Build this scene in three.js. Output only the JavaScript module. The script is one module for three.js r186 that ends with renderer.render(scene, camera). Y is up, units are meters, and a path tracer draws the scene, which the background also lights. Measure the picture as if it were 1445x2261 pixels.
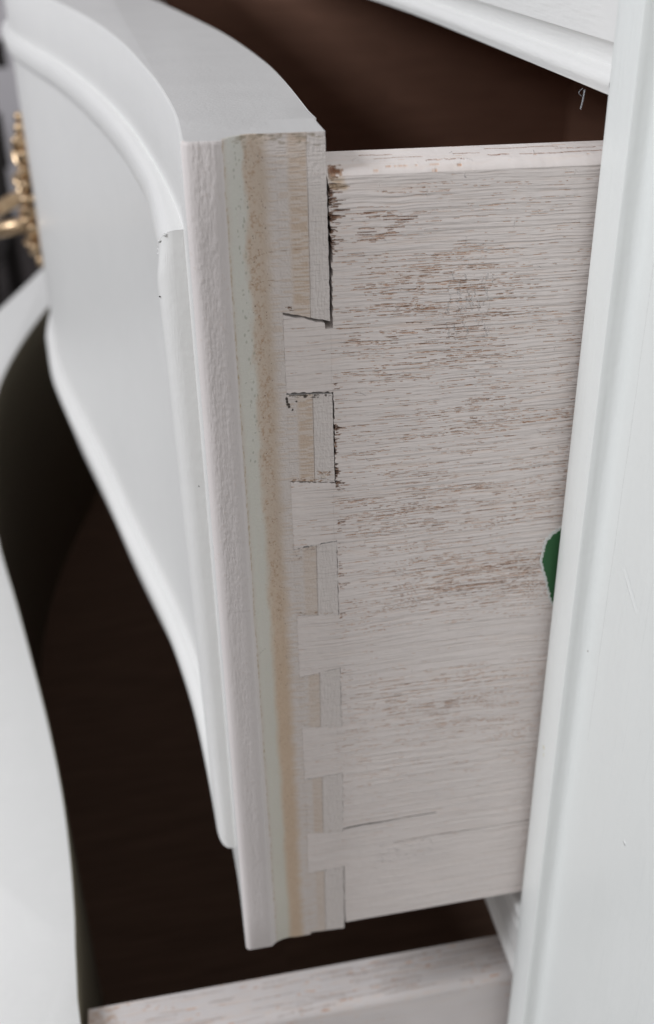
import * as THREE from 'three';
import { RectAreaLightUniformsLib } from 'three/addons/lights/RectAreaLightUniformsLib.js';
import { mergeGeometries, toCreasedNormals } from 'three/addons/utils/BufferGeometryUtils.js';

// ---------------------------------------------------------------- camera, light, exposure
// All shapes below are laid out in millimetres (origin: front upper corner of the drawer side) and scaled to metres.
const MM = 0.001;
const scene = new THREE.Scene();
const camera = new THREE.PerspectiveCamera(51.37, 654 / 1024, 0.01, 20);
{
  const p = THREE.MathUtils.degToRad(29.72), yw = THREE.MathUtils.degToRad(12.11), ro = THREE.MathUtils.degToRad(0.28);
  const fw = new THREE.Vector3(Math.sin(yw) * Math.cos(p), -Math.sin(p), -Math.cos(yw) * Math.cos(p));
  const rt0 = new THREE.Vector3(Math.cos(yw), 0, Math.sin(yw)), up0 = rt0.clone().cross(fw);
  const rt = rt0.clone().multiplyScalar(Math.cos(ro)).addScaledVector(up0, Math.sin(ro));
  const up = up0.clone().multiplyScalar(Math.cos(ro)).addScaledVector(rt0, -Math.sin(ro));
  camera.quaternion.setFromRotationMatrix(new THREE.Matrix4().makeBasis(rt, up, fw.clone().negate()));
  camera.position.set(-31.75 * MM, 39.04 * MM, 185 * MM);
  camera.setViewOffset(1445, 2261, -98.8, 33, 1445, 2261);
  camera.focus = 0.205;
  camera.userData.fStop = camera.getFocalLength() / 2.5;
}
scene.background = new THREE.Color().setRGB(0.405, 0.395, 0.398);
RectAreaLightUniformsLib.init();
function windowLight(pos, target, w, h, color, intensity) {
  const l = new THREE.RectAreaLight(color, intensity, w, h);
  l.position.set(...pos); l.lookAt(...target); scene.add(l); return l;
}
windowLight([-1.55, 0.95, 0.16], [0, -0.05, -0.15], 0.5, 0.62, new THREE.Color().setRGB(0.96, 0.985, 1.03), 26);   // the window beside the dresser
windowLight([-0.7, 0.55, 1.7], [0, -0.1, 0], 1.4, 1.2, new THREE.Color().setRGB(1.05, 0.99, 0.95), 0.58);           // the far window behind the viewer
const renderer = new THREE.WebGLRenderer({ antialias: true });
renderer.toneMapping = THREE.LinearToneMapping;
renderer.toneMappingExposure = 0.95;
renderer.shadowMap.enabled = true;

// ---------------------------------------------------------------- noise
let seed = 1234567;
const rnd = () => { seed = (seed + 0x6D2B79F5) | 0; let t = Math.imul(seed ^ (seed >>> 15), 1 | seed); t = (t + Math.imul(t ^ (t >>> 7), 61 | t)) ^ t; return ((t ^ (t >>> 14)) >>> 0) / 4294967296; };
const hash = (x, y, s) => { let h = Math.imul(x, 374761393) ^ Math.imul(y, 668265263) ^ Math.imul(s, 2147483647); h = Math.imul(h ^ (h >>> 13), 1274126177); return ((h ^ (h >>> 16)) >>> 0) / 4294967296; };
function vn(x, y, s = 1) {
  const i = Math.floor(x), j = Math.floor(y), fx = x - i, fy = y - j, u = fx * fx * (3 - 2 * fx), v = fy * fy * (3 - 2 * fy);
  const a = hash(i, j, s), b = hash(i + 1, j, s), c = hash(i, j + 1, s), d = hash(i + 1, j + 1, s);
  return (a + (b - a) * u) * (1 - v) + (c + (d - c) * u) * v;
}
const fbm = (x, y, s, o = 3) => { let a = 0, g = 0.5, n = 0; for (let k = 0; k < o; k++) { a += g * vn(x, y, s + k); n += g; g *= 0.5; x *= 2.03; y *= 2.03; } return a / n; };
const clamp = (v, a = 0, b = 1) => Math.min(b, Math.max(a, v));
const smooth = (a, b, v) => { const t = clamp((v - a) / (b - a)); return t * t * (3 - 2 * t); };
const lerp = (a, b, t) => a + (b - a) * t;
const mix3 = (a, b, t) => [lerp(a[0], b[0], t), lerp(a[1], b[1], t), lerp(a[2], b[2], t)];

// ---------------------------------------------------------------- textures: a sheet is colour (sRGB bytes) + height (mm) over a rectangle of surface in mm
function sheet(x0, x1, y0, y1, w, h) {
  return { x0, x1, y0, y1, w, h, sx: w / (x1 - x0), sy: h / (y1 - y0), col: new Float32Array(w * h * 3), hgt: new Float32Array(w * h) };
}
function fillSheet(s, fn) {   // fn(x, y) in mm -> [r, g, b, height mm]
  for (let j = 0; j < s.h; j++) for (let i = 0; i < s.w; i++) {
    const c = fn(s.x0 + (i + 0.5) / s.sx, s.y0 + (j + 0.5) / s.sy), k = j * s.w + i;
    s.col[k * 3] = c[0]; s.col[k * 3 + 1] = c[1]; s.col[k * 3 + 2] = c[2]; s.hgt[k] = c[3];
  }
}
function dab(s, x, y, rx, ry, color, alpha, dh, soft = 0.6) {   // one elliptical mark
  const i0 = Math.max(0, Math.floor((x - rx - s.x0) * s.sx)), i1 = Math.min(s.w - 1, Math.ceil((x + rx - s.x0) * s.sx));
  const j0 = Math.max(0, Math.floor((y - ry - s.y0) * s.sy)), j1 = Math.min(s.h - 1, Math.ceil((y + ry - s.y0) * s.sy));
  for (let j = j0; j <= j1; j++) for (let i = i0; i <= i1; i++) {
    const dx = (s.x0 + (i + 0.5) / s.sx - x) / rx, dy = (s.y0 + (j + 0.5) / s.sy - y) / ry, r = Math.hypot(dx, dy);
    if (r >= 1) continue;
    const a = alpha * (1 - smooth(1 - soft, 1, r)), k = j * s.w + i;
    for (let q = 0; q < 3; q++) s.col[k * 3 + q] = lerp(s.col[k * 3 + q], color[q], a);
    s.hgt[k] += dh * a;
  }
}
function stroke(s, pts, width, color, alpha, dh) {   // a thin line, width in mm, uneven along its length
  for (let n = 0; n < pts.length - 1; n++) {
    const [ax, ay] = pts[n], [bx, by] = pts[n + 1], L = Math.hypot(bx - ax, by - ay), m = Math.max(1, Math.ceil(L / (width * 0.5)));
    for (let k = 0; k < m; k++) { const t = k / m, w = width * (0.6 + 0.7 * rnd()); dab(s, lerp(ax, bx, t), lerp(ay, by, t), w * 0.8, w * 0.5, color, alpha * (0.5 + 0.5 * rnd()), dh, 0.7); }
  }
}
function textures(s) {
  const n = s.w * s.h, c = new Uint8Array(n * 4), b = new Float32Array(n * 4);
  let lo = Infinity, hi = -Infinity;
  for (let k = 0; k < n; k++) { lo = Math.min(lo, s.hgt[k]); hi = Math.max(hi, s.hgt[k]); }
  for (let k = 0; k < n; k++) {
    for (let q = 0; q < 3; q++) c[k * 4 + q] = clamp(s.col[k * 3 + q], 0, 255);
    c[k * 4 + 3] = 255;
    b[k * 4] = b[k * 4 + 1] = b[k * 4 + 2] = (s.hgt[k] - lo) / (hi - lo); b[k * 4 + 3] = 1;
  }
  const map = new THREE.DataTexture(c, s.w, s.h, THREE.RGBAFormat, THREE.UnsignedByteType); map.colorSpace = THREE.SRGBColorSpace;
  const bump = new THREE.DataTexture(b, s.w, s.h, THREE.RGBAFormat, THREE.FloatType);
  for (const t of [map, bump]) { t.magFilter = THREE.LinearFilter; t.minFilter = THREE.LinearFilter; t.wrapS = t.wrapT = THREE.RepeatWrapping; t.needsUpdate = true; }
  return { map, bumpMap: bump, bumpScale: (hi - lo) * MM * (s.boost ?? 1) };
}
const sheetMat = (s, roughness, extra = {}) => Object.assign(new THREE.MeshPhysicalMaterial({ roughness, ...textures(s), ...extra }), { sheet: s });

// white trim paint: smooth satin with faint brushing (tiles every 100 x 100 mm)
const trim = sheet(0, 100, 0, 100, 700, 700); trim.boost = 1.15;
fillSheet(trim, (x, y) => {
  const n = fbm(x * 0.12, y * 0.12, 5), e = Math.min(1, Math.min(x, 100 - x, y, 100 - y) / 6);
  return [230 + n * 3, 230 + n * 3, 228 + n * 3, e * (0.03 * vn(x * 0.22, y * 2.6, 9) + 0.02 * vn(x * 0.5, y * 6, 10) + 0.03 * fbm(x * 0.5, y * 0.5, 4, 3))];
});
for (let k = 0; k < 40; k++) dab(trim, 4 + 92 * rnd(), 4 + 92 * rnd(), 0.15 + 0.3 * rnd(), 0.12 + 0.2 * rnd(), [226, 228, 226], 0.5, 0.06 * (rnd() - 0.3));
const M = {};
M.trim = sheetMat(trim, 0.36, { clearcoat: 0.25, clearcoatRoughness: 0.3 });

// the flat top of the drawer front: same paint, sanded, with small nibs and scratches
const top = sheet(0, 100, 0, 100, 900, 900); top.boost = 1.8;
fillSheet(top, (x, y) => { const n = fbm(x * 0.1, y * 0.1, 15), e = Math.min(1, Math.min(x, 100 - x, y, 100 - y) / 5); return [198 + n * 6, 197 + n * 6, 196 + n * 6, e * (0.05 * fbm(x * 1.1, y * 1.9, 21, 3) + 0.02 * vn(x * 5, y * 5, 31))]; });
for (let k = 0; k < 120; k++) { const x = 6 + 88 * rnd(), y = 6 + 88 * rnd(), a = 0.8 + 0.5 * rnd(), l = 0.5 + 2.4 * rnd() * rnd(); stroke(top, [[x, y], [x + l * Math.cos(a), y + l * Math.sin(a)]], 0.16, [205, 204, 203], 0.4, (rnd() < 0.6 ? 0.07 : -0.06)); }
M.top = sheetMat(top, 0.55);

// ---------------------------------------------------------------- geometry helpers (all in mm)
function spline(pts) {   // smooth interpolation through (z, x) pairs, z falling
  const n = pts.length, m = [];
  for (let i = 0; i < n; i++) { const a = pts[Math.max(0, i - 1)], b = pts[Math.min(n - 1, i + 1)]; m.push((b[1] - a[1]) / (b[0] - a[0])); }
  return (z) => {
    if (z >= pts[0][0]) return pts[0][1];
    for (let i = 0; i < n - 1; i++) if (z >= pts[i + 1][0]) {
      const h = pts[i + 1][0] - pts[i][0], t = (z - pts[i][0]) / h, t2 = t * t, t3 = t2 * t;
      return (2 * t3 - 3 * t2 + 1) * pts[i][1] + (t3 - 2 * t2 + t) * h * m[i] + (-2 * t3 + 3 * t2) * pts[i + 1][1] + (t3 - t2) * h * m[i + 1];
    }
    return pts[n - 1][1];
  };
}
class Soup {   // triangles with uv and a material slot
  constructor() { this.slots = []; }
  tri(slot, a, b, c, ua, ub, uc) { (this.slots[slot] ??= { p: [], u: [] }).p.push(...a, ...b, ...c); this.slots[slot].u.push(...ua, ...ub, ...uc); }
  quad(slot, a, b, c, d, ua, ub, uc, ud) { this.tri(slot, a, b, c, ua, ub, uc); this.tri(slot, a, c, d, ua, uc, ud); }
  geometry(crease = 0.6) {
    const p = [], u = [], g = new THREE.BufferGeometry(); let at = 0;
    this.slots.forEach((s, i) => { if (!s) return; p.push(s.p); u.push(s.u); g.addGroup(at, s.p.length / 3, i); at += s.p.length / 3; });
    g.setAttribute('position', new THREE.BufferAttribute(new Float32Array(p.flat()), 3));
    g.setAttribute('uv', new THREE.BufferAttribute(new Float32Array(u.flat()), 2));
    const groups = g.groups.slice(), out = toCreasedNormals(g, crease);
    out.clearGroups(); groups.forEach((q) => out.addGroup(q.start, q.count, q.materialIndex));
    return out;
  }
}
function strip(o, y) { return o; }
function box(x0, x1, y0, y1, z0, z1, r = 0) {
  const s = new THREE.Shape(); s.moveTo(x0 + r, y0 + r); s.lineTo(x1 - r, y0 + r); s.lineTo(x1 - r, y1 - r); s.lineTo(x0 + r, y1 - r); s.closePath();
  const g = new THREE.ExtrudeGeometry(s, { depth: z1 - z0 - 2 * r, bevelEnabled: r > 0, bevelSize: r, bevelThickness: r, bevelSegments: 2 });
  g.translate(0, 0, z0 + r); return planarUV(g);
}
function planarUV(g, scale = 100) {   // by the dominant axis of each face: uv in units of `scale` mm
  if (g.index) g = g.toNonIndexed();
  const p = g.attributes.position, uv = new Float32Array(p.count * 2), a = new THREE.Vector3(), b = new THREE.Vector3(), c = new THREE.Vector3();
  for (let i = 0; i < p.count; i += 3) {
    a.fromBufferAttribute(p, i); b.fromBufferAttribute(p, i + 1); c.fromBufferAttribute(p, i + 2);
    const n = b.clone().sub(a).cross(c.clone().sub(a)), ax = Math.abs(n.x), ay = Math.abs(n.y), az = Math.abs(n.z);
    [a, b, c].forEach((v, k) => { const [U, V] = az >= ax && az >= ay ? [v.x, v.y] : ax >= ay ? [v.z, v.y] : [v.x, v.z]; uv[(i + k) * 2] = U / scale; uv[(i + k) * 2 + 1] = V / scale; });
  }
  g.setAttribute('uv', new THREE.BufferAttribute(uv, 2)); return g;
}
function frontUV(g, s) {   // planar in x and y over the rectangle of a sheet
  if (g.index) g = g.toNonIndexed();
  const p = g.attributes.position, uv = new Float32Array(p.count * 2);
  for (let i = 0; i < p.count; i++) { uv[i * 2] = (p.getX(i) - s.x0) / (s.x1 - s.x0); uv[i * 2 + 1] = (p.getY(i) - s.y0) / (s.y1 - s.y0); }
  g.setAttribute('uv', new THREE.BufferAttribute(uv, 2)); return g;
}
const counts = {};
function numbered(name) { const k = counts[name] = (counts[name] ?? -1) + 1; return k ? `${name}_${String(k).padStart(3, '0')}` : name; }
function thing(name, base, label, category, extra = {}) {
  const o = new THREE.Group(); o.name = numbered(name); o.position.set(base[0] * MM, base[1] * MM, base[2] * MM);
  o.userData = { label, category, ...extra }; o.base = base; scene.add(o); return o;
}
function part(name, g, m, parent, label) {   // geometry in world mm; a part of a part has the same base
  const base = parent.base; g = g.clone(); g.translate(-base[0], -base[1], -base[2]); g.scale(MM, MM, MM);
  const o = new THREE.Mesh(g, m); o.name = numbered(name); o.castShadow = o.receiveShadow = true; o.base = base;
  if (label) o.userData.label = label;
  parent.add(o); return o;
}
function lone(name, g, m, base, userData) { const t = thing(name, base, userData.label, userData.category); t.userData = userData; part(name === 'floor' ? 'floor_board' : name, g, m, t); return t; }

// ---------------------------------------------------------------- paints of the drawer
const WOOD = [206, 136, 90], DARK = [120, 64, 38];
function grainSheet(s, base, density, amount, rough) {   // brushed white paint over open-grained wood, the grain along x
  const warp = (x, y) => 1.7 * (fbm(x * 0.035, y * 0.03, 71, 2) - 0.5) + 0.35 * (fbm(x * 0.16, y * 0.11, 77, 2) - 0.5);
  fillSheet(s, (x, y) => {
    const yy = y + warp(x, y), d = density(x, y);
    const fine = vn(x * 0.07, yy * 3.4, 41), mid = vn(x * 0.09, yy * 1.25, 43), tiny = vn(x * 0.35, yy * 7.5, 45), blot = fbm(x * 0.09, y * 0.13, 51, 3);
    const h = rough * (0.05 * fine + 0.035 * mid + 0.03 * tiny) * (0.85 + 0.6 * clamp(d * 1.3)) + 0.03 * fbm(x * 0.7, y * 0.7, 61, 2);
    const worn = smooth(0.5, 0.85, (1 - fine) * 0.5 + (1 - tiny) * 0.5) * (0.05 + 0.22 * clamp(d)), t = (blot - 0.5) * 10;
    const c = mix3([base[0] + t, base[1] + t * 0.95, base[2] + t * 0.9], [220, 174, 140], worn);
    return [...c, h];
  });
  const W = s.x1 - s.x0, H = s.y1 - s.y0;
  for (let k = 0; k < amount; k++) {
    const x = s.x0 + W * rnd(), y = s.y0 + H * rnd(), d = density(x, y), cl = smooth(0.42, 0.72, vn(x * 0.07, (y + warp(x, y)) * 0.75, 91) * 0.65 + 0.35 * vn(x * 0.2, y * 0.3, 93));
    if (rnd() > d * (0.34 + 0.8 * cl)) continue;
    const L = (0.8 + 10 * rnd() * rnd()) * (0.6 + d), n = Math.max(2, Math.ceil(L / 0.5)), y0 = y + warp(x, y), pts = [];
    let jig = 0;
    for (let i = 0; i <= n; i++) { const px = x + L * i / n; jig += 0.06 * (rnd() - 0.5); pts.push([px, y0 - warp(px, y) + jig]); }
    const deep = rnd() * d; stroke(s, pts, 0.06 + 0.085 * rnd() * d, mix3(WOOD, DARK, deep), 0.25 + 0.55 * rnd() * clamp(d + 0.2), -0.08 - 0.06 * deep);
    if (rnd() < 0.35) stroke(s, pts.map(([a, b]) => [a, b + 0.16]), 0.1, [226, 221, 217], 0.35, 0.04);   // paint lifted along the pore
  }
}
const bump = (x, y, cx, cy, rx, ry) => Math.exp(-(((x - cx) / rx) ** 2) - ((y - cy) / ry) ** 2);
const side = sheet(-13, 59, -200, 0, 1008, 2040); side.boost = 3.2;
grainSheet(side, [231, 223, 219], (x, y) => {
  let d = 0.17;
  d += 0.36 * bump(x, y, 18, -28, 21, 9) + 0.32 * bump(x, y, 20, -37, 17, 6) + 0.25 * bump(x, y, 8, -12, 6, 4) + 0.22 * bump(x, y, 25, -52, 30, 8) + 0.30 * bump(x, y, 24, -73, 40, 9);
  d += 0.42 * bump(x, y, 26, -94, 22, 6) + 0.3 * bump(x, y, 40, -91, 14, 5) + 0.32 * bump(x, y, 22, -125, 22, 7) + 0.2 * bump(x, y, 34, -136, 14, 4);
  if (y > -6) d = 0.09;
  d *= x < 0 ? 0.25 : 1;
  if (y < -150) d *= 0.35;
  if (y > -116 && y < -104) d *= 0.4;
  if (y < -172) d *= 0.15;
  return d;
}, 38000, 1);
// chipped and worn places along the joint, the crack and the glue line near the bottom
for (let k = 0; k < 60; k++) { const y = -3.6 - 17 * rnd() * rnd(), x = 0.05 + 1.6 * rnd() * rnd(), l = 0.4 + 3 * rnd() * rnd(); stroke(side, [[x, y], [x + l, y + 0.5 * (rnd() - 0.6)]], 0.12 + 0.22 * rnd(), mix3([150, 108, 80], DARK, rnd() * 0.8), 0.6, -0.12); }
for (let k = 0; k < 30; k++) dab(side, 0.4 + 2.6 * rnd(), -4.4 - 2.2 * rnd(), 0.6 + 0.8 * rnd(), 0.3 + 0.4 * rnd(), [206, 180, 150], 0.25, -0.02);
function chip(y0, y1, reach, n) {   // paint broken away along the joint, tearing out along the grain
  for (let k = 0; k < n; k++) { const y = lerp(y0, y1, rnd()), mid = 1 - Math.abs((y - (y0 + y1) / 2) / ((y0 - y1) / 2)), l = reach * (0.15 + 0.85 * rnd() * rnd()) * (0.4 + 0.6 * mid), x = -0.1 + 1.5 * clamp(-y / 130) * 0.9; stroke(side, [[x, y], [x + l * 0.5, y + 0.12 * (rnd() - 0.5)], [x + l, y + 0.3 * (rnd() - 0.4)]], 0.14 + 0.16 * rnd(), mix3([168, 120, 88], [66, 42, 32], rnd()), 0.6, -0.1); }
}
chip(-6.6, -9.2, 2.6, 34); chip(-10.4, -12.0, 3.0, 30); chip(-13.0, -14.2, 1.6, 26); chip(-14.6, -17.4, 2.0, 30);
for (let k = 0; k < 26; k++) { const x = 4 + 9 * rnd(), y = -10.5 - 5.5 * rnd(), l = 1 + 3 * rnd(); stroke(side, [[x, y], [x + l, y + 0.3 * (rnd() - 0.5)]], 0.16, mix3(WOOD, DARK, rnd()), 0.6, -0.1); }
for (let k = 0; k < 150; k++) { const y = -43 - 122 * rnd(), cl = smooth(0.45, 0.75, vn(y * 0.35, 5, 301)), x = 0.1 + 1.5 * clamp(-y / 130) - 0.3 + 0.35 * rnd(); if (rnd() > 0.25 + cl) continue; const l = 0.25 + 2.2 * rnd() ** 3; stroke(side, [[x, y], [x + l, y + 0.15 * (rnd() - 0.3)]], 0.10 + 0.16 * rnd() * cl, mix3(WOOD, DARK, rnd()), 0.65 * (y > -100 ? 1 : 0.6), -0.12); }
chip(-51.9, -53.2, 2.6, 14); chip(-55, -58.6, 1.3, 20); chip(-60.4, -63.6, 1.5, 34); chip(-64.4, -65.8, 3.2, 16);
for (const [x, y, l, w] of [[7, -1.6, 6, 0.2], [9, -2.6, 9, 0.18], [31, -1.2, 14, 0.2], [36, -3.0, 16, 0.24], [44, -1.9, 8, 0.16], [24, -2.2, 5, 0.2], [30, -2.9, 4, 0.3], [18, -3.4, 7, 0.14]]) { const p = []; for (let i = 0; i <= 10; i++) p.push([x + l * i / 10, y + 0.25 * (vn(i * 0.8, x, 421) - 0.5)]); stroke(side, p, w, mix3([150, 112, 90], DARK, rnd()), 0.55, -0.1); }
stroke(side, [[1.4, -162.6], [6, -162.2], [12, -162.3], [18, -162.0], [25, -162.0]], 0.26, [70, 62, 58], 0.8, -0.2);
stroke(side, [[1.4, -162.6], [6, -162.2], [11, -162.3]], 0.42, [52, 44, 42], 0.75, -0.2);
stroke(side, [[14, -170.3], [24, -170.0], [38, -170.2], [58, -170.1]], 0.16, [150, 138, 130], 0.7, -0.12);
stroke(side, [[15, -170.0], [30, -169.7]], 0.3, [205, 182, 172], 0.4, -0.05);
// brush nibs and dried paint strands
for (let k = 0; k < 150; k++) { const x = 2 + 54 * rnd(), y = -198 * rnd(), a = 6.28 * rnd(), l = 0.3 + 1.3 * rnd(); stroke(side, [[x, y], [x + l * Math.cos(a), y + l * Math.sin(a)]], 0.14, [219, 213, 210], 0.5, 0.07); }
for (let k = 0; k < 60; k++) { const x = 22 + 9 * rnd(), y = -24 - 12 * rnd(), a = 1.2 + 0.8 * rnd(), l = 0.4 + 1.6 * rnd(); stroke(side, [[x, y], [x + l * Math.cos(a), y + l * Math.sin(a)]], 0.2, [219, 213, 210], 0.6, 0.09); }
for (let k = 0; k < 60; k++) { const x = 9 + 16 * rnd(), y = -170 - 7 * rnd(); dab(side, x, y, 0.2 + 0.4 * rnd(), 0.15 + 0.3 * rnd(), [214, 208, 206], 0.4, 0.1); }
M.side = sheetMat(side, 0.72);

const xLeft = (y) => -9.1 + 1.2 * clamp((3.4 - y) / 165), xRight = (y) => -0.45 + 1.55 * clamp(-y / 130);
// end of the drawer front: rough brushed lip, sage green band, brown wood showing in the hollow, scribe-lined pins
const PINS = [[3.4, 3.4, -30.5, -28.2], [-44.7, -45.2, -64.6, -63.4], [-79.7, -78.7, -97.6, -96.2], [-113.4, -112.2, -129.5, -127.9], [-144.3, -144.0, -163.7, -162.2], [-176.3, -176.0, -199.2, -198.6]];
const end = sheet(-28, 2, -202, 5, 600, 2048); end.boost = 1.7;
fillSheet(end, (x, y) => {
  const low = clamp(-y / 200), wob = 0.55 * (fbm(y * 0.12, x * 0.2, 7, 2) - 0.5), X = x + wob - 1.3 * low;
  const white = [217, 211, 209], green = mix3([211, 211, 202], [208, 205, 190], low), brown = mix3([203, 186, 168], [208, 184, 158], smooth(0.3, 0.6, low));
  const ex = -18.4, g2 = -14.6, b2 = lerp(-11.2, -11.6, low);
  const rough = fbm(x * 1.5 + y * 0.55, y * 1.15 - x * 0.5, 17, 3), fine = vn(x * 0.5, y * 4.6, 23), spots = fbm(x * 3.4, y * 3.4, 29, 2);
  let c, h;
  if (X < ex) { c = white; const k = smooth(-25, -23, X) * (1 - 0.7 * smooth(-20.2, -18.6, X)); h = (0.06 * rough + 0.05 * vn(x * 2.6, y * 0.5, 19) + 0.03 * vn(x * 5, y * 1.1, 20)) * k; if (low > 0.45) h *= 0.7; const f = smooth(0.74, 0.82, rough) * 0.10; c = mix3(c, [176, 150, 128], f); }
  else {
    c = mix3(mix3(white, [190, 178, 156], 0.35), mix3(green, white, 0.25), smooth(ex - 0.2, ex + 1.2, X + 0.5 * (fbm(x, y * 0.6, 401, 2) - 0.5)));
    const edgeN = 1.6 * (fbm(x * 0.9, y * 0.35, 311, 2) - 0.5), tb = smooth(g2 - 0.9, g2 + 0.9, X + edgeN * (1 - low)), speck = smooth(0.48, 0.75, 0.5 * spots + 0.5 * fbm(x * 1.4, y * 0.9, 313, 3)) * lerp(1, 0.25, smooth(0.4, 0.6, low)) * (1 - smooth(g2 + 2.0, g2 + 3.2, X + edgeN));
    c = mix3(c, mix3(mix3(brown, white, 0.12), [166, 132, 104], speck * 0.5), tb);
    const tw = smooth(b2 - 0.9, b2 + 1.5, X + 0.8 * (fbm(y * 0.8, 3, 37, 2) - 0.5));
    c = mix3(c, mix3([219, 211, 206], [210, 192, 176], smooth(0.55, 0.8, fine) * 0.5), tw);
    h = 0.07 * fine * tw + 0.05 * spots;
    const l = vn(y * 0.05, 2, 53);   // the scribe-lined brown stripe on the pins
    const sx = -3.7 - 0.2 * low, s0 = smooth(-7.6 + 1.4 * low, -6.4 + 0.9 * low, x) * (1 - smooth(sx - 0.35, sx + 0.3, x + 0.4 * (fbm(y * 0.9, x, 403, 2) - 0.5)));
    if (s0 > 0) c = mix3(c, mix3([203, 178, 154], [222, 210, 200], smooth(0.35, 0.75, fine)), s0 * (0.4 + 0.45 * l) * (1 - 0.6 * low));
    if (x > sx) { h += 0.06 + 0.05 * vn(x * 4, y * 0.6, 57); c = mix3(c, [223, 216, 212], 0.9); }
    if (Math.abs(x - sx) < 0.1) { h -= 0.03; c = mix3(c, [160, 132, 110], 0.25 * vn(y * 0.7, 1, 77)); }
  }
  const t = 5 * (fbm(x * 0.2, y * 0.1, 3, 2) - 0.5);
  return [c[0] + t, c[1] + t, c[2] + t, h];
});
for (let k = 0; k < 230; k++) { const y = -200 * rnd() ** 1.6, x = -14.4 + 3.2 * rnd(); dab(end, x + 1.1 * (-y / 200), y, 0.07 + 0.16 * rnd() * rnd(), 0.07 + 0.14 * rnd() * rnd(), mix3([120, 80, 56], [60, 40, 32], rnd()), 0.55, -0.08); }
for (let k = 0; k < 260; k++) { const y = 3 - 200 * rnd(); dab(end, -18.2 + 1.25 * (-y / 200) + 0.3 * (rnd() - 0.5), y, 0.08 + 0.1 * rnd(), 0.2 + 0.5 * rnd(), [166, 140, 108], 0.35, -0.03); }
for (let k = 0; k < 60; k++) { const y = 2 - 60 * rnd(), x = -16.6 + 2.4 * rnd(); dab(end, x, y, 0.12 + 0.2 * rnd(), 0.15 + 0.4 * rnd(), [138, 140, 124], 0.35, -0.03); }
for (let k = 0; k < 40; k++) { const y = 3.2 - 2.2 * rnd() * rnd(), x = -16 + 15 * rnd(); dab(end, x, y, 0.3 + 0.6 * rnd(), 0.15 + 0.3 * rnd(), [150, 138, 120], 0.4, -0.05); }
function ragged(sh, a, b, n, spread, colours, alpha, dh) {   // broken paint along a joint
  for (let k = 0; k < n; k++) { const t = rnd(), cl = vn(t * 7, n, 409); if (cl < 0.35) continue; const x = lerp(a[0], b[0], t), y = lerp(a[1], b[1], t), l = 0.2 + 0.9 * rnd() * cl, q = (rnd() - 0.5) * spread; stroke(sh, [[x, y + q], [x + l * 0.5, y + q + 0.2 * (rnd() - 0.5)], [x + l, y + q + 0.35 * (rnd() - 0.5)]], 0.08 + 0.22 * rnd() * cl, mix3(...colours, rnd()), alpha * (0.4 + 0.6 * rnd()), dh * (rnd() - 0.3)); }
}
ragged(end, [-8.8, -45.1], [0, -45.6], 40, 0.7, [[150, 140, 128], [60, 52, 46]], 0.7, -0.25);
for (const [x, y, a, b] of [[-8.75, -45.5, 0.3, 0.4], [-8.7, -46.1, 0.26, 0.45], [-8.5, -46.7, 0.42, 0.36], [-8.35, -47.2, 0.3, 0.34], [-7.7, -47.9, 0.2, 0.24], [-6.9, -46.2, 0.24, 0.16]]) dab(end, x, y, a, b, [56, 48, 42], 0.9, -0.3);
stroke(end, [[-8.2, -44.9], [-6, -44.9], [-4.6, -45.2]], 0.34, [96, 88, 78], 0.6, -0.2); dab(end, -5.2, -45.3, 0.42, 0.36, [58, 50, 44], 0.85, -0.3); dab(end, -1.2, -45.4, 0.3, 0.3, [70, 60, 54], 0.7, -0.2);
ragged(end, [-8.6, -63.2], [-1, -63.8], 46, 1.0, [[182, 134, 94], [110, 72, 48]], 0.7, -0.2);
ragged(end, [-3.4, -62.2], [-0.5, -62.6], 30, 1.0, [[182, 130, 84], [120, 78, 50]], 0.75, -0.2); dab(end, -2, -63.2, 0.8, 0.5, [216, 204, 192], 0.8, 0.12);
ragged(end, [-8.5, -80.0], [-3, -79.6], 26, 0.8, [[186, 168, 158], [130, 104, 92]], 0.5, 0.2); ragged(end, [-8.2, -81.6], [-7.4, -81.8], 10, 0.8, [[140, 96, 70], [80, 54, 40]], 0.8, -0.2);
ragged(end, [-8.3, -95.7], [-1, -96.8], 26, 0.6, [[176, 140, 110], [112, 80, 60]], 0.5, -0.2);
for (const [k, al] of [[3, 0.35], [4, 0.35], [5, 0.2]]) { const p = PINS[k]; ragged(end, [xLeft(p[0]), p[0] - 0.2], [0.6, p[1] - 0.2], 16, 0.5, [[186, 164, 146], [120, 98, 82]], al, -0.15); if (k < 5) ragged(end, [xLeft(p[3]), p[3] + 0.4], [0, p[2] + 0.6], 14, 0.6, [[190, 160, 134], [130, 100, 78]], al, -0.15); }
ragged(end, [-9, -27.4], [-7.6, -27.8], 14, 0.9, [[140, 100, 74], [56, 38, 28]], 0.85, -0.25);
stroke(end, [[-14.6, -17.8], [-11, -16.9], [-4, -16.6]], 0.09, [150, 112, 84], 0.6, -0.06);
stroke(end, [[-14.4, -22.6], [-12, -22.1], [-9.8, -22.0]], 0.09, [140, 104, 78], 0.6, -0.06);
stroke(end, [[-17.2, -103.6], [-15.6, -103.3]], 0.09, [110, 104, 92], 0.7, -0.05);
M.end = sheetMat(end, 0.75);

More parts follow.
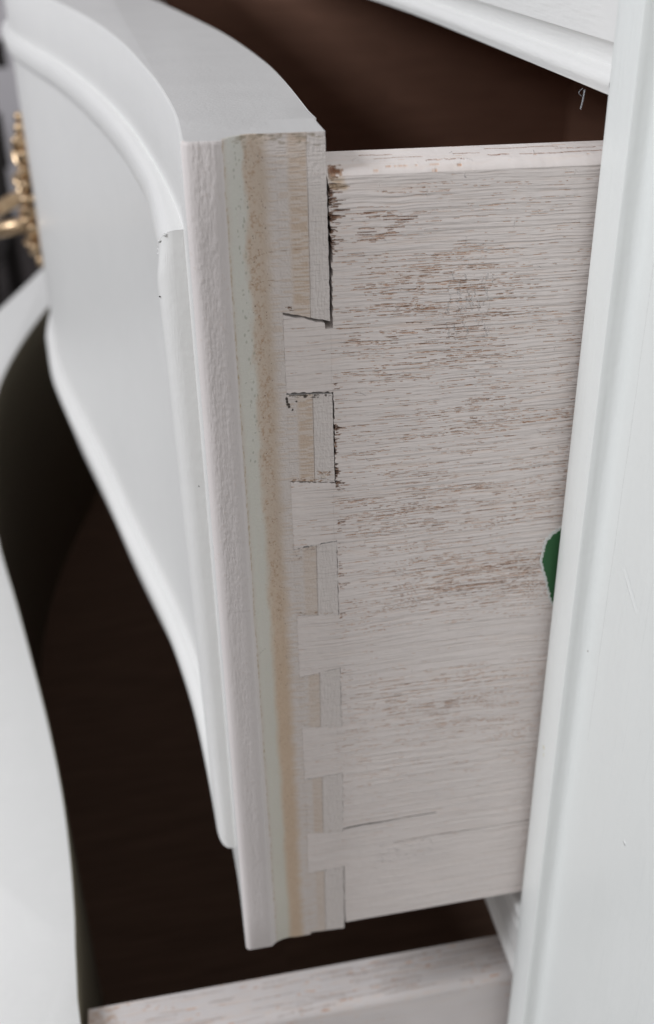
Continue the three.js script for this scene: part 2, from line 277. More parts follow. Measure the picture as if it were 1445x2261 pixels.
// inside of the drawers and the carcass: dark brown wood
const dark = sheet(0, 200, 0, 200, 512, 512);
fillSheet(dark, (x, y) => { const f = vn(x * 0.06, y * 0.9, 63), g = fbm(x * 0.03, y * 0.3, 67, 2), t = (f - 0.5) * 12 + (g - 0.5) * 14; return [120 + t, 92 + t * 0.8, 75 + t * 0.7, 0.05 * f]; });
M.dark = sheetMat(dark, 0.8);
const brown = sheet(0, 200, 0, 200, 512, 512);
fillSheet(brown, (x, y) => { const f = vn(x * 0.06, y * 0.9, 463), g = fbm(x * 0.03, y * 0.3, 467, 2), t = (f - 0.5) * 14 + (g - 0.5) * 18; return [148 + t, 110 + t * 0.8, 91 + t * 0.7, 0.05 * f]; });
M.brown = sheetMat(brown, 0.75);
// back of the lower front: old olive paint
M.olive = new THREE.MeshStandardMaterial({ color: new THREE.Color().setRGB(0.21, 0.185, 0.13), roughness: 0.85 });

// ---------------------------------------------------------------- a drawer front with a serpentine plan, lipped ends, straight top
const ZC = -420;
const UF = spline([[4, -25], [-21, -24.8], [-53, -26.3], [-80, -28.5], [-131, -33.8], [-192, -43.2], [-258, -57], [-300, -68], [-350, -80.5], [-400, -87.4], [-420, -88]]);
const UB = spline([[-12, 0], [-54, 0.6], [-86, 0], [-142, -4.2], [-193, -11], [-252, -20], [-330, -34], [-400, -42], [-420, -42.6]]);
const bulge = (z) => { const a = -(z < ZC ? 2 * ZC - z : z); return a < 70 ? 0 : a < 200 ? smooth(70, 200, a) : 1 - 0.9 * smooth(250, 400, a); };
function frontShape(o) {   // o: face(z), back(z), y0 bottom, y1 top, dz shift, bulge
  const face = (z, y) => { const m = z < ZC ? 2 * ZC - z : z; return o.face(m) - o.bulge * bulge(m) * clamp((o.y1 - y) / (o.y1 - o.y0)); };
  const back = (z) => o.back(z < ZC ? 2 * ZC - z : z);
  const xF = o.face(4), xr = (v) => xF + v;   // near end, x measured from the face
  const near = [[0.05, 3.3], [0.35, 4.3], [1.0, 4.9], [1.8, 5.05], [3, 5.05], [4.5, 5.05], [6.3, 5.1], [6.75, 4.8], [6.95, 4.3], [7.4, 3.2], [8.2, 2.1], [9.2, 1.25], [10.4, 0.6], [11.8, 0.12], [13.2, 0], [15.9, 0]];
  const pts = [];   // {x, z, tag: slot of the wall from this point to the next, face, inset}
  near.forEach(([a, z], i) => pts.push({ x: xr(a), z: z + o.dz, tag: 1, inset: i < 13 ? 1 : i < 14 ? 0.6 : 0, endp: i >= 1 }));
  pts[pts.length - 1].lean = 1.2; pts.push({ x: xr(15.9), z: -12 + o.dz, tag: 0, inset: 0, lean: 1.2 });
  pts.push({ x: o.back(-12), z: -12 + o.dz, tag: 2, inset: 0 });
  const step = 6;
  for (let z = -20; z > 2 * ZC + 20; z -= step) pts.push({ x: back(z), z: z + (Math.abs(z - ZC) > 380 ? o.dz : 0), tag: 2, inset: 1 });
  const far = near.map(([a, z]) => ({ x: xr(a), z: 2 * ZC - z - o.dz, tag: 1, inset: 1 })).reverse();
  pts.push({ x: o.back(-12), z: 2 * ZC + 12, tag: 1, inset: 0 }, { x: xr(15.9), z: 2 * ZC + 12, tag: 1, inset: 0 }, ...far);
  pts[pts.length - 1].tag = 0;
  for (let z = 2 * ZC + 2; z < 3.2; z += step) pts.push({ x: 0, z, tag: 0, inset: 1, face: true });
  const n = pts.length;
  const at = (p, y) => (p.face ? face(p.z, y) : p.x + (p.lean ?? 0) * clamp((o.y1 - y) / 165));
  // outward normals in plan
  const N = pts.map((p, i) => { const a = pts[(i + n - 1) % n], b = pts[(i + 1) % n], ym = (o.y0 + o.y1) / 2, dx = at(b, ym) - at(a, ym), dz = b.z - a.z, l = Math.hypot(dx, dz) || 1; return [dz / l, -dx / l]; });
  // orientation test
  let area = 0; pts.forEach((p, i) => { const q = pts[(i + 1) % n]; area += at(p, 0) * q.z - at(q, 0) * p.z; });
  const sgn = area > 0 ? 1 : -1;
  const levels = [[o.y1, 0.55], [o.y1 - 0.1, 0.24], [o.y1 - 0.5, 0]];
  for (let k = 1; k < 12; k++) levels.push([lerp(o.y1, o.y0, k / 12), 0]);
  levels.push([o.y0 + 0.8, 0], [o.y0 + 0.2, 0.25], [o.y0, 0.8]);
  const bottom = (p, y) => (y < o.y0 + 1 ? y + 0.8 * clamp(p.z - o.dz, 0, 6) : y);
  const ring = levels.map(([y, ins]) => pts.map((p, i) => [at(p, y) - sgn * N[i][0] * ins * p.inset, bottom(p, y), p.z - sgn * N[i][1] * ins * p.inset]));
  const arc = [0]; for (let i = 0; i < n; i++) { const q = pts[(i + 1) % n]; arc.push(arc[i] + Math.hypot(at(q, 0) - at(pts[i], 0), q.z - pts[i].z)); }
  const s = new Soup();
  for (let r = 0; r < ring.length - 1; r++) for (let i = 0; i < n; i++) {
    const j = (i + 1) % n, A = ring[r][i], B = ring[r][j], C = ring[r + 1][j], D = ring[r + 1][i], slot = pts[i].tag;
    const uv = (P, k) => (slot === 1 ? [(P[0] - o.ex - end.x0) / (end.x1 - end.x0), (P[1] - o.ey - end.y0) / (end.y1 - end.y0)] : [arc[k] / 100, P[1] / 100]);
    const q = [A, B, C, D], u = [uv(A, i), uv(B, i + 1), uv(C, i + 1), uv(D, i)];
    if (sgn < 0) s.quad(slot, A, D, C, B, u[0], u[3], u[2], u[1]); else s.quad(slot, A, B, C, D, ...u);
  }
  for (const [r, up] of [[ring[0], true], [ring[ring.length - 1], false]]) {
    const tris = THREE.ShapeUtils.triangulateShape(r.map((p) => new THREE.Vector2(p[0], p[2])), []);
    for (const t of tris) {
      let [a, b, c] = t.map((k) => r[k]); const cr = (b[2] - a[2]) * (c[0] - a[0]) - (b[0] - a[0]) * (c[2] - a[2]);
      if ((cr > 0) !== up) [b, c] = [c, b];
      s.tri(3, a, b, c, [a[0] / 100, a[2] / 100], [b[0] / 100, b[2] / 100], [c[0] / 100, c[2] / 100]);
    }
  }
  return { geometry: s.geometry(0.7), face };
}
// a half-round bead laid along a path on the face: path(t) -> {p, out, across}
function bead(path, n, hw, ht, taper, tall = () => 1) {
  const prof = []; for (let k = 0; k <= 14; k++) { const a = Math.PI * k / 14; prof.push([-Math.cos(a) * hw, Math.sin(a) ** 0.65 * ht - 0.6 * (k === 0 || k === 14 ? 1 : 0)]); }
  const s = new Soup(), rows = [];
  for (let i = 0; i <= n; i++) { const t = i / n, k = taper ? taper(t) : 1; rows.push(prof.map(([a, h]) => { const f = path(t, a); return [f.p[0] + f.across[0] * a * k + f.out[0] * h * k * tall(t), f.p[1] + f.across[1] * a * k + f.out[1] * h * k * tall(t), f.p[2] + f.across[2] * a * k + f.out[2] * h * k * tall(t)]; })); }
  for (let i = 0; i < n; i++) for (let k = 0; k < 14; k++) s.quad(0, rows[i][k], rows[i + 1][k], rows[i + 1][k + 1], rows[i][k + 1], [i / n * 3, k / 60], [(i + 1) / n * 3, k / 60], [(i + 1) / n * 3, (k + 1) / 60], [i / n * 3, (k + 1) / 60]);
  for (const [r, e] of [[rows[0], 1], [rows[n], 0]]) for (let k = 1; k < 14; k++) { const q = e ? [r[0], r[k], r[k + 1]] : [r[0], r[k + 1], r[k]]; s.tri(0, ...q, [0, 0], [0, 0.1], [0.1, 0]); }
  return s.geometry(0.9);
}
const jagged = (a, b, amp, step = 0.55) => { const L = Math.hypot(b[0] - a[0], b[1] - a[1]), n = Math.max(1, Math.round(L / step)), o = []; for (let i = 0; i < n; i++) { const t = i / n, k = i ? amp : 0; o.push([lerp(a[0], b[0], t) + k * (rnd() - 0.5), lerp(a[1], b[1], t) + k * (rnd() - 0.5)]); } return o; };
function prism(outline, z0, z1) { const g = new THREE.ExtrudeGeometry(new THREE.Shape(outline.map((p) => new THREE.Vector2(...p))), { depth: z1 - z0, bevelEnabled: false }); g.translate(0, 0, z0); return g; }
function pinOutline([tl, tr, br, bl], amp) { const a = [xLeft(tl), tl], b = [xRight(tr), tr], c = [xRight(br), br], d = [xLeft(bl), bl]; return [...(tl > 3 ? [a] : jagged(a, b, amp)), ...jagged(b, c, amp), ...jagged(c, d, amp), d]; }
const GAP = [[0.1, 0.3, 0.26], [0.42, 0.26, 0.24], [0.18, 0.1, 0.08], [0.1, 0.08, 0.07], [0.1, 0.08, 0.07], [0.08, 0.22, 0]];   // paint has bridged most joints: top, right, bottom of each pin
function sideBoard(x1) {   // outline of the board with its tails, seen from the side
  const o = [[x1, -4.2], [x1, -197]];
  const last = PINS[5], gr = (k) => GAP[k][1];
  o.push([xRight(-197) + gr(5) + 0.2, -197], ...jagged([xRight(-190) + gr(5), -192], [xRight(-176) + gr(5), last[1] + GAP[5][0]], 0.12));
  for (let k = 5; k >= 1; k--) {
    const lo = PINS[k], up = PINS[k - 1], gt = GAP[k][0], gb = GAP[k - 1][2] + (k === 1 ? 0.2 : 0), amp = k <= 2 ? 0.42 : 0.16;
    o.push(...jagged([xRight(lo[1]) + gr(k), lo[1] + gt], [xLeft(lo[0]) + 0.05, lo[0] + gt], amp), ...jagged([xLeft(lo[0]) + 0.03, lo[0] + gt], [xLeft(up[3]) + 0.03, up[3] - gb], 0.05));
    o.push(...jagged([xLeft(up[3]) + 0.05, up[3] - gb], [xRight(up[2]) + gr(k - 1) - (k === 1 ? 0.9 : 0), up[2] - gb], amp));
    if (k === 1) o.push([-1.1, -31.2], [-1.05, -32.0], [0.42, -31.9], ...jagged([0.46, -30], [0.42, -17], 0.36));
    else o.push(...jagged([xRight(up[2]) + gr(k - 1), up[2] - gb], [xRight(up[1]) + gr(k - 1), up[1] + GAP[k - 1][0]], k <= 2 ? 0.34 : 0.16));
  }
  o.push(...jagged([0.3, -16], [0.08, -5], 0.6), [-0.25, -4.2]);
  return o;
}

// ---------------------------------------------------------------- upper drawer
const yT = 3.4, yB = -199.4;
const drawer = thing('drawer', [0, -199, -420], 'white upper drawer pulled halfway out, its worn dovetail joint and grey-white side facing the viewer', 'drawer');
const F = frontShape({ face: UF, back: UB, y0: yB, y1: yT, dz: 0, bulge: 8, ex: 0, ey: 0 });
const front = part('drawer_front', F.geometry, [M.trim, M.end, M.trim, M.top], drawer, 'curved white drawer front with a lipped end');
const out2 = (z, y) => { const d = 2, dx = F.face(z - d, y) - F.face(z + d, y), l = Math.hypot(dx, 2 * d); return [-2 * d / l, 0, -dx / l]; };
const alongFace = (y, s) => (t, a) => { const z0 = -25.6 - s * a, z = lerp(z0, 2 * ZC - z0, t), x = F.face(z, y) - 0, o = out2(z, y), wv = 0.25 * (vn(z * 0.06, y, 83) - 0.5); return { p: [x, y + wv, z], out: [o[0], 0, o[2]], across: [0, -1, 0] }; };
part('bead_moulding', bead(alongFace(-22.6, 1), 300, 4.9, 3.3, null, (t) => 1 + 0.5 * (1 - smooth(0, 0.07, Math.min(t, 1 - t)))), M.trim, front);
part('bead_moulding', bead(alongFace(-181, -1), 300, 4.9, 4.3), M.trim, front);
const upright = (z, s = 1) => (t, a) => { const y = lerp(-22.62 + s * a, -180.75 - s * a, t), x = F.face(z, y), o = out2(z, y); return { p: [x, y, z], out: [o[0], 0, o[2]], across: [o[2], 0, -o[0]] }; };
part('bead_moulding', bead(upright(-25.6), 160, 4.9, 3.3, null, (t) => 1.5 + 0.3 * smooth(0, 0.05, t) - 0.5 * t), M.trim, front);
part('bead_moulding', bead(upright(2 * ZC + 25.6, -1), 160, 4.9, 4.3), M.trim, front);
{   // lumps of paint left in the mitre, and two dark flecks on the upright bead
  const blobs = [];
  for (let k = 0; k < 16; k++) { const a = -4.6 + 9.2 * rnd(), z = -25.6 + a, y = -22.7 + a + 0.5 * (rnd() - 0.5), g = new THREE.IcosahedronGeometry(0.22 + 0.3 * rnd(), 2); g.scale(0.8, 0.6, 1.4); g.translate(F.face(z, y) - 4.85 * Math.sqrt(clamp(1 - (a / 4.9) ** 2)) ** 0.65 - 0.05, y, z); blobs.push(g); }
  part('paint_lump', mergeGeometries(blobs), M.trim, front);
  const fleck = new THREE.MeshStandardMaterial({ color: new THREE.Color().setRGB(0.03, 0.025, 0.02), roughness: 0.8 });
  for (const [y, z, h, r] of [[-74, -21.0, 1.3, 0.3], [-31.6, -23.2, 5.6, 0.16]]) part('dark_fleck', new THREE.SphereGeometry(r, 10, 8).translate(F.face(z, y) - h, y, z), fleck, front);
}
PINS.forEach((p) => part('dovetail_pin', frontUV(prism(pinOutline(p, 0.12), -12, 0.03), end), [M.end, M.top], front));
{
  const body = prism(sideBoard(390), -12, 0);
  const capShape = new THREE.Shape([[0, -4.2], [0.25, -3.75], [0.9, -3.1], [1.8, -2.7], [3, -2.5], [12, -2.5], [12, -4.2]].map((p) => new THREE.Vector2(...p)));   // (depth, y)
  const cap = new THREE.ExtrudeGeometry(capShape, { depth: 390.3, bevelEnabled: false, steps: 1 }); cap.rotateY(Math.PI / 2); cap.translate(-0.3, 0, 0);   // x' = z, z' = -x
  const g = mergeGeometries([body, cap].map((q) => { q = q.index ? q.toNonIndexed() : q; const P = q.attributes.position, U = [], keep = []; for (let i = 0; i < P.count; i += 3) { if ([0, 1, 2].every((k) => Math.abs(P.getY(i + k) + 4.2) < 1e-3)) continue; for (let k = 0; k < 3; k++) { keep.push(P.getX(i + k), P.getY(i + k), P.getZ(i + k)); U.push(0, 0); } } const r = new THREE.BufferGeometry(); r.setAttribute('position', new THREE.BufferAttribute(new Float32Array(keep), 3)); r.setAttribute('uv', new THREE.BufferAttribute(new Float32Array(U), 2)); return r; }));
  // top of the edge takes its grain from a strip of the same sheet
  const p = g.attributes.position, uv = new Float32Array(p.count * 2);
  for (let i = 0; i < p.count; i++) { const x = p.getX(i), y = p.getY(i), z = p.getZ(i), yy = y > -4.25 ? -4.2 + Math.min(4.1, -z * 0.34) : y; uv[i * 2] = (x - side.x0) / (side.x1 - side.x0); uv[i * 2 + 1] = (yy - side.y0) / (side.y1 - side.y0); }
  g.setAttribute('uv', new THREE.BufferAttribute(uv, 2));
  part('side_board', toCreasedNormals(g, 0.6), M.side, drawer, 'grey-white side board with wood grain showing through the paint');
}
part('side_board', planarUV(box(0, 390, -197, -3, 2 * ZC, 2 * ZC + 12), 200), M.brown, drawer);
function planBoard(back, x1, y0, y1, z0, z1) {   // a horizontal board whose front edge follows the back of the drawer front
  const o = [new THREE.Vector2(x1, -z0), new THREE.Vector2(x1, -z1)];
  for (let k = 0; k <= 80; k++) { const z = lerp(z0, z1, k / 80), m = z < ZC ? 2 * ZC - z : z; o.splice(2 + 0, 0, new THREE.Vector2(back(m) + 0.2, -z)); }
  const g = new THREE.ExtrudeGeometry(new THREE.Shape(o), { depth: y1 - y0, bevelEnabled: false }); g.rotateX(-Math.PI / 2); g.translate(0, y0, 0); return planarUV(g, 200);
}
part('bottom_board', planBoard(UB, 377.8, -190, -184, 2 * ZC + 12.2, -12.2), M.brown, drawer);
part('back_board', planarUV(box(378, 390, -190, -8, 2 * ZC + 12.2, -12.2), 200), M.brown, drawer);

// gilded pull on the crest of the front
M.brass = new THREE.MeshPhysicalMaterial({ color: new THREE.Color().setRGB(0.56, 0.41, 0.26), metalness: 1, roughness: 0.36 });
M.brassDark = new THREE.MeshPhysicalMaterial({ color: new THREE.Color().setRGB(0.24, 0.16, 0.08), metalness: 0.8, roughness: 0.5 });
{
  const zc = -392, pull = part('drawer_pull', new THREE.SphereGeometry(3.2, 16, 12).translate(F.face(zc, -110) - 3, -112, zc), M.brass, drawer, 'ornate gilded brass pull');
  const lobes = [], y0 = -60, y1 = -133;
  for (let k = 0; k < 16; k++) {
    const t = k / 15, y = lerp(y0, y1, t), w = 2.5 + 10 * Math.sin(Math.PI * Math.pow(t, 1.3)) * (0.4 + 0.9 * rnd()), z = zc + 3 * Math.sin(k * 2.1);
    const g = new THREE.SphereGeometry(1, 14, 10); g.scale(2.4 + 5.6 * Math.sin(Math.PI * t) * rnd(), 2.6 + 2.8 * rnd(), w); g.rotateX(0.5 * Math.sin(k * 1.7)); g.translate(F.face(z, y) - 1.2, y, z); lobes.push(g);
  }
  for (const s of [-1, 1]) for (let k = 0; k < 9; k++) { const y = -72 - 6.5 * k, z = zc + s * (4 + 8 * rnd()), g = new THREE.SphereGeometry(1, 14, 10); g.scale(2 + 4 * rnd(), 3 + 6 * rnd(), 1.6 + 2 * rnd()); g.rotateX(s * (0.3 + 0.9 * rnd())); g.rotateZ(0.7 * (rnd() - 0.5)); g.translate(F.face(z, y) - 1.4 - 2.5 * rnd(), y, z); lobes.push(g); }
  part('backplate', mergeGeometries(lobes), M.brass, pull);
  const bx = F.face(zc, -110), curve = new THREE.CatmullRomCurve3([[bx - 3, -112, zc + 2], [bx - 12, -114, zc + 1], [bx - 24, -118, zc - 10], [bx - 30, -121, zc - 40], [bx - 26, -120, zc - 62], [bx - 6, -112, zc - 68]].map((a) => new THREE.Vector3(...a)));
  part('bail', new THREE.TubeGeometry(curve, 60, 4.2, 12), M.brass, pull);
}

// ---------------------------------------------------------------- lower drawer, pulled out farther
const LB = spline([[-12, -70.8], [-40, -72.6], [-66, -74.8], [-97, -78.7], [-133, -85], [-167, -92], [-216, -102.5], [-267, -114], [-320, -123.5], [-370, -129.5], [-420, -131.5]]);
const LF = spline([[4, -95.8], [-40, -99], [-97, -107], [-167, -124], [-267, -151], [-340, -166], [-420, -172]]);
const drawer2 = thing('drawer', [-71, -433, -420], 'blurred white lower drawer pulled out farthest, its bow front at the left edge', 'drawer');
{
  const L = frontShape({ face: LF, back: LB, y0: -433, y1: -230, dz: 4, bulge: 0, ex: -70.8, ey: -233.4 });
  part('drawer_front', L.geometry, [M.trim, M.end, M.olive, M.trim], drawer2, 'bowed white drawer front seen from above');
  const s2 = sheet(-75, 60, -440, -228, 900, 1100);
  grainSheet(s2, [210, 204, 202], (x, y) => (y > -240 ? 0.55 : 0.12), 9000, 1);
  for (let k = 0; k < 60; k++) { const x = -60 + 115 * rnd(), y = -238 + 8 * rnd(), l = 4 + 12 * rnd(); stroke(s2, [[x, y], [x + l, y + 0.6 * (rnd() - 0.5)]], 0.3 + 0.3 * rnd(), [168, 156, 150], 0.4, -0.06); }
  for (let k = 0; k < 70; k++) dab(s2, -71 + 9 * rnd(), -229 - 9 * rnd(), 0.6 + 1.6 * rnd(), 0.3 + 0.5 * rnd(), [186, 158, 138], 0.3, -0.03);
  for (let k = 0; k < 14; k++) dab(s2, -58 + 2.2 * rnd(), -237 - 1.5 * rnd(), 0.3 + 0.5 * rnd(), 0.4, [150, 96, 66], 0.5, -0.03);
  M.side2 = sheetMat(s2, 0.72);
  const prof = new THREE.Shape([[2.8, -430], [2.8, -238.6], [3.0, -238], [3.6, -237.0], [4.6, -236.3], [5.8, -236], [16.6, -236], [16.6, -430]].map((p) => new THREE.Vector2(...p)));
  let g = new THREE.ExtrudeGeometry(prof, { depth: 330, bevelEnabled: false }); g.rotateY(Math.PI / 2); g.translate(-69.6, 0, 0); g = g.index ? g.toNonIndexed() : g; g.deleteAttribute('normal');
  const p = g.attributes.position, uv = new Float32Array(p.count * 2);
  for (let i = 0; i < p.count; i++) { const x = p.getX(i), y = p.getY(i), z = p.getZ(i), yy = y > -238.7 ? -238.6 + Math.min(9.5, (-z - 2.8) * 0.7) : y; uv[i * 2] = (x - s2.x0) / (s2.x1 - s2.x0); uv[i * 2 + 1] = (yy - s2.y0) / (s2.y1 - s2.y0); }
  g.setAttribute('uv', new THREE.BufferAttribute(uv, 2));
  part('side_board', toCreasedNormals(g, 0.6), M.side2, drawer2, 'whitewashed side board with a pale top edge');
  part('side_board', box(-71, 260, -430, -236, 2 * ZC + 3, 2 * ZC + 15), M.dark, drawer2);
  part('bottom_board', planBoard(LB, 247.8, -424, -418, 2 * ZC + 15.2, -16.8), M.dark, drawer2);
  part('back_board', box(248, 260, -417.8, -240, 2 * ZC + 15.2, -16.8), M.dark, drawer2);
}

// ---------------------------------------------------------------- dresser carcass
const stile = sheet(0, 90, 0, 360, 720, 1800); stile.boost = 1.5;   // painted stile: fine vertical crazing, a knock and a few nibs (u: mm across, v: mm up)
fillSheet(stile, (x, y) => { const n = fbm(x * 0.08, y * 0.03, 105, 2), e = Math.min(1, Math.min(y, 360 - y) / 8); return [228 + 3 * n, 231 + 3 * n, 229 + 3 * n, e * (0.03 * vn(x * 1.4, y * 0.12, 107) + 0.02 * fbm(x * 0.8, y * 0.8, 109, 2))]; });
for (let k = 0; k < 210; k++) { let x = 23 + 62 * rnd(), y = 10 + 330 * rnd(); const L = 3 + 16 * rnd(), pts = [[x, y]]; for (let i = 0; i < 8; i++) { x += 0.22 * (rnd() - 0.5); y += L / 8; pts.push([x, y]); } stroke(stile, pts, 0.12, [206, 210, 209], 0.28, -0.03); }
const stileY = -330;   // v = y - stileY
{ let pts = []; for (let y = -125; y < 0; y += 3) pts.push([21.6 + 0.3 * (vn(y * 0.2, 1, 3) - 0.5), y - stileY]); stroke(stile, pts, 0.2, [196, 196, 194], 0.5, -0.06); }
stroke(stile, [[27.0, -75.2 - stileY], [34.5, -80.4 - stileY]], 0.6, [222, 226, 225], 0.3, -0.10); stroke(stile, [[26.6, -76.4 - stileY], [34.1, -81.6 - stileY]], 0.6, [236, 238, 238], 0.5, 0.09);
dab(stile, 44, -133 - stileY, 0.8, 0.5, [238, 240, 240], 0.7, 0.25); dab(stile, 16.4, -104 - stileY, 0.2, 0.2, [90, 80, 72], 0.9, -0.05); dab(stile, 5.4, -139 - stileY, 0.9, 0.7, [214, 210, 186], 0.8, 0.06); dab(stile, 5.8, -141 - stileY, 0.4, 0.8, [214, 210, 186], 0.8, 0.06);
for (let k = 0; k < 50; k++) { const x = 2 + 20 * rnd(), y = 40 + 300 * rnd(), a = 6.28 * rnd(); stroke(stile, [[x, y], [x + 0.8 * Math.cos(a), y + 1.2 * Math.sin(a)]], 0.14, [214, 216, 214], 0.4, 0.05 * (rnd() - 0.4)); }
M.stile = sheetMat(stile, 0.42);
const carcass = thing('dresser', [240, -700, -420], 'white painted dresser frame around the open drawers, with a beaded stile at the right', 'dresser');
function along(profile, from, to, crease = 0.5, uvFn) {   // profile [x, z] swept up y
  const s = new Soup(), n = profile.length;
  let d = 0; const arc = [-69.8]; d = -69.8; for (let i = 1; i < n; i++) { d += Math.hypot(profile[i][0] - profile[i - 1][0], profile[i][1] - profile[i - 1][1]); arc.push(d); }
  const m = 24;
  for (let k = 0; k < m; k++) for (let i = 0; i < n - 1; i++) {
    const ya = lerp(from, to, k / m), yb = lerp(from, to, (k + 1) / m), P = (q, y) => [profile[q][0], y, profile[q][1]], u = (q, y) => [arc[q] / 90, (y - stileY) / 360];
    s.quad(0, P(i, ya), P(i + 1, ya), P(i + 1, yb), P(i, yb), u(i, ya), u(i + 1, ya), u(i + 1, yb), u(i, yb));
  }
  return s.geometry(crease);
}
// bead on the edge of the opening, then a small hollow, then the flat of the stile
const stileProfile = [[120, 1.7], [50.2, 1.7], [49.6, 1.85], [49.2, 2.3], [49.02, 3.0], [48.95, 5], [48.95, 8], [48.98, 10.5], [49.02, 12.3], [49.1, 12.85], [49.4, 13.1], [50.2, 13.3], [51.4, 13.6], [52.1, 14.1], [52.6, 14.9], [52.85, 15.8], [52.9, 16.6], [52.9, 19], [52.9, 24], [52.9, 40], [52.9, 60], [52.9, 80], [53.6, 82], [55.5, 83], [120, 83]];
const st = part('stile', along(stileProfile, -700, 61), M.stile, carcass, 'beaded white stile with fine vertical cracks');
part('stile', along(stileProfile.map(([x, z]) => [x, 2 * ZC - z]).reverse(), -700, 61), M.stile, carcass);
function rail(y0, y1, beads) {   // profile in (x, y), swept along z, curving forward slightly away from the stile
  const b = (yb, dir) => [[0, 0.4], [-0.05, 0.8], [-0.35, 1.6], [-0.4, 2.4], [-0.1, 3.2], [0.5, 3.9], [1.2, 4.3], [1.9, 4.6], [2.0, 5.6], [1.9, 7], [1.6, 7.9], [1.0, 8.5], [0.3, 8.8]].map(([x, d]) => [49.7 + x, yb + dir * d]);
  let prof = [[75, y0], [50.6, y0], ...b(y0, 1)];
  if (beads > 1) prof = [...prof, ...b(y1, -1).reverse(), [50.6, y1], [75, y1]]; else prof = [...prof, [50.0, y0 + 12], [50.0, y1], [75, y1]];
  const s = new Soup(), n = 90, xo = (z) => { const a = -(z < ZC ? 2 * ZC - z : z); return -16 * smooth(110, 420, a); };
  let d = 0; const arc = [0]; for (let i = 1; i < prof.length; i++) { d += Math.hypot(prof[i][0] - prof[i - 1][0], prof[i][1] - prof[i - 1][1]); arc.push(d); }
  for (let k = 0; k < n; k++) for (let i = 0; i < prof.length - 1; i++) {
    const za = lerp(1.9, 2 * ZC - 1.9, k / n), zb = lerp(1.9, 2 * ZC - 1.9, (k + 1) / n), P = (q, z) => [prof[q][0] + (prof[q][0] > 70 ? 0 : xo(z)), prof[q][1], z], u = (q, z) => [z / 100, arc[q] / 100];
    s.quad(0, P(i, zb), P(i, za), P(i + 1, za), P(i + 1, zb), u(i, zb), u(i, za), u(i + 1, za), u(i + 1, zb));
  }
  return s.geometry(0.6);
}
part('rail', rail(7.6, 61, 1), M.trim, carcass, 'beaded white rail above the upper drawer');
part('rail', rail(-231, -203.5, 2), M.trim, carcass, 'beaded white rail between the drawers');
part('rail', rail(-474, -436, 2), M.trim, carcass);
part('top_board', box(46, 436, 61.2, 80, -933, 93, 1.5), M.trim, carcass);
part('side_panel', box(120.2, 424, -480, 61, 64, 83), M.trim, carcass);
part('side_panel', box(120.2, 424, -480, 61, 2 * ZC - 83, 2 * ZC - 64), M.trim, carcass);
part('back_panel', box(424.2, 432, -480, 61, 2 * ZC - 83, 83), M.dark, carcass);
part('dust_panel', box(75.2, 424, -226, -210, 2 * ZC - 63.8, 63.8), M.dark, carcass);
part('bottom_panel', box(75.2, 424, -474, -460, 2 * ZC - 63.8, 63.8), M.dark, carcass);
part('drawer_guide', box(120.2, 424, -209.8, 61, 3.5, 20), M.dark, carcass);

// ---------------------------------------------------------------- small things
{
  const pts = [[46.2, -90.4], [46.5, -88.2], [46.6, -86.4], [46.95, -84.6], [47.7, -83.2], [48.9, -82.1], [50.2, -81.2], [54, -79.8], [57, -82], [57.4, -92], [55.5, -101], [50.4, -104.6], [49.6, -102.6], [48.8, -99.8], [48.3, -97.6], [47.7, -95.4], [47.2, -93.6], [46.7, -92.2]];
  pts.forEach((p) => { p[0] -= 0.35; p[1] = -81.2 + (p[1] + 81.2) * 0.9; });
  const fine = []; pts.forEach((a, i) => fine.push(...jagged(a, pts[(i + 1) % pts.length], 0.46, 0.3)));
  const t = thing('paper_scrap', [50, -92, 0], 'torn scrap of dark green paper with a ragged white edge beside the stile', 'paper scrap');
  const green = new THREE.MeshStandardMaterial({ color: new THREE.Color().setRGB(0.035, 0.135, 0.05), roughness: 0.75 }), white = new THREE.MeshStandardMaterial({ color: new THREE.Color().setRGB(0.74, 0.76, 0.74), roughness: 0.95 });
  const cx = 53, cy = -92, inner = fine.map(([x, y]) => { const k = 0.95 - 0.05 * rnd(); return [cx + (x - cx) * k, cy + (y - cy) * (k + 0.02)]; });
  part('torn_edge', planarUV(prism(fine, 0.08, 0.2)), white, t);
  part('printed_face', planarUV(prism(inner, 0.2, 0.27)), green, t);
}
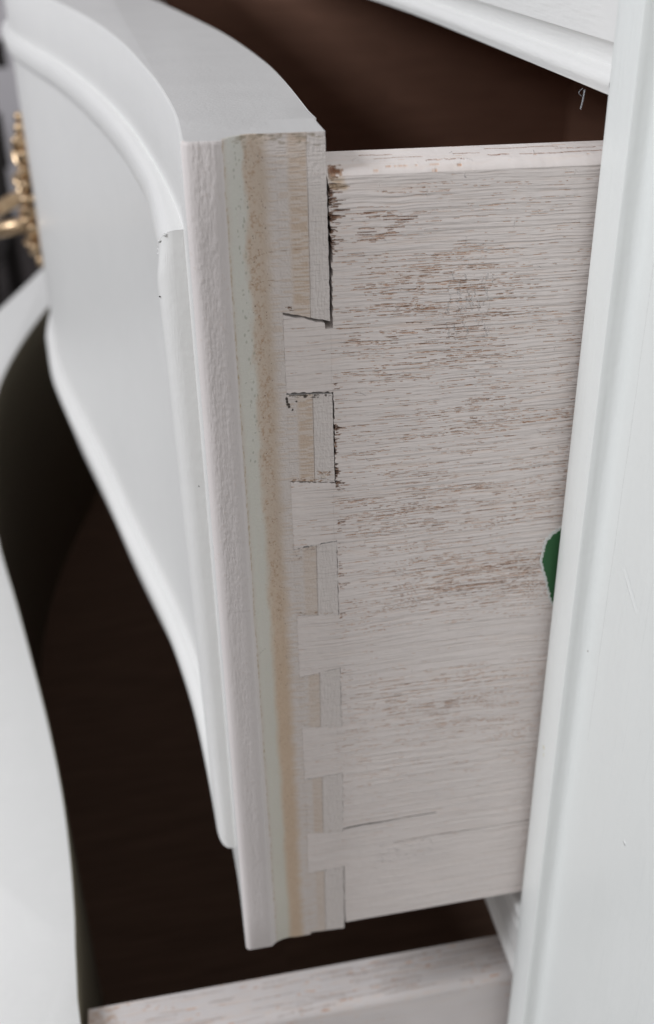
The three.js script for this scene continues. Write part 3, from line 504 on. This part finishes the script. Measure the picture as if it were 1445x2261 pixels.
{
  const t = thing('thread', [48.6, 7, -9], 'tiny curled pale thread hanging from the underside of the top rail', 'thread');
  const m = new THREE.MeshStandardMaterial({ color: new THREE.Color().setRGB(0.62, 0.66, 0.7), roughness: 0.9 }), a = [], b = [];
  for (let k = 0; k <= 60; k++) { const s = k / 60; a.push(new THREE.Vector3(49.2 + 0.13 * Math.sin(k * 1.4) - 0.1 * s - 0.35 * s * s, 7.4 - 3.4 * s, -8.4 + 0.2 * Math.cos(k * 1.4))); }
  for (let k = 0; k <= 12; k++) { const s = k / 12; b.push(new THREE.Vector3(49.0 - 0.7 * Math.sin(s * 3), 7.6 - 1.4 * s, -8.8)); }
  part('strand', new THREE.TubeGeometry(new THREE.CatmullRomCurve3(a), 240, 0.032, 6), m, t);
  part('strand', new THREE.TubeGeometry(new THREE.CatmullRomCurve3(b), 30, 0.026, 6), m, t);
}

// ---------------------------------------------------------------- the room behind, out of focus
M.wall = new THREE.MeshStandardMaterial({ color: new THREE.Color().setRGB(0.86, 0.84, 0.88), roughness: 0.95 });
const fl = sheet(0, 400, 0, 400, 256, 256);
fillSheet(fl, (x, y) => { const t = (vn(x * 0.02, y * 0.3, 201) - 0.5) * 14; return [44 + t, 34 + t * 0.8, 30 + t * 0.7, 0.1 * vn(x * 0.02, y * 0.5, 203)]; });
M.floor = sheetMat(fl, 0.6);
lone('floor', planarUV(box(-2600, 460, -715, -700, -2700, 1500), 400), M.floor, [0, -700, 0], { kind: 'structure', label: 'dark floor behind the dresser', category: 'floor' });
lone('wall', planarUV(box(-2600, 460, -699.8, 1700, -2720, -2700)), M.wall, [0, -700, -2710], { kind: 'structure', label: 'pale blurred wall far behind the drawers', category: 'wall' });
{
  const wood = new THREE.MeshStandardMaterial({ color: new THREE.Color().setRGB(0.02, 0.016, 0.015), roughness: 0.6 });
  const t = thing('chair', [-480, -700, -2100], 'dark blurred ladder-back chair at the far left, beyond the gilded pull', 'chair');
  for (const [y0, y1, x1] of [[-262, -212, -262], [-450, -345, -288]]) part('slat', box(-640, x1, y0, y1, -2112, -2096, 4), wood, t);
  for (const x of [-640, -296]) part('post', box(x - 30, x, -700, -200, -2118, -2090, 4), wood, t);
  part('seat', box(-670, -296, -560, -520, -2088, -1700, 6), wood, t);
  for (const x of [-664, -326]) part('leg', box(x, x + 30, -700, -560, -1740, -1710, 3), wood, t);
}
renderer.render(scene, camera);
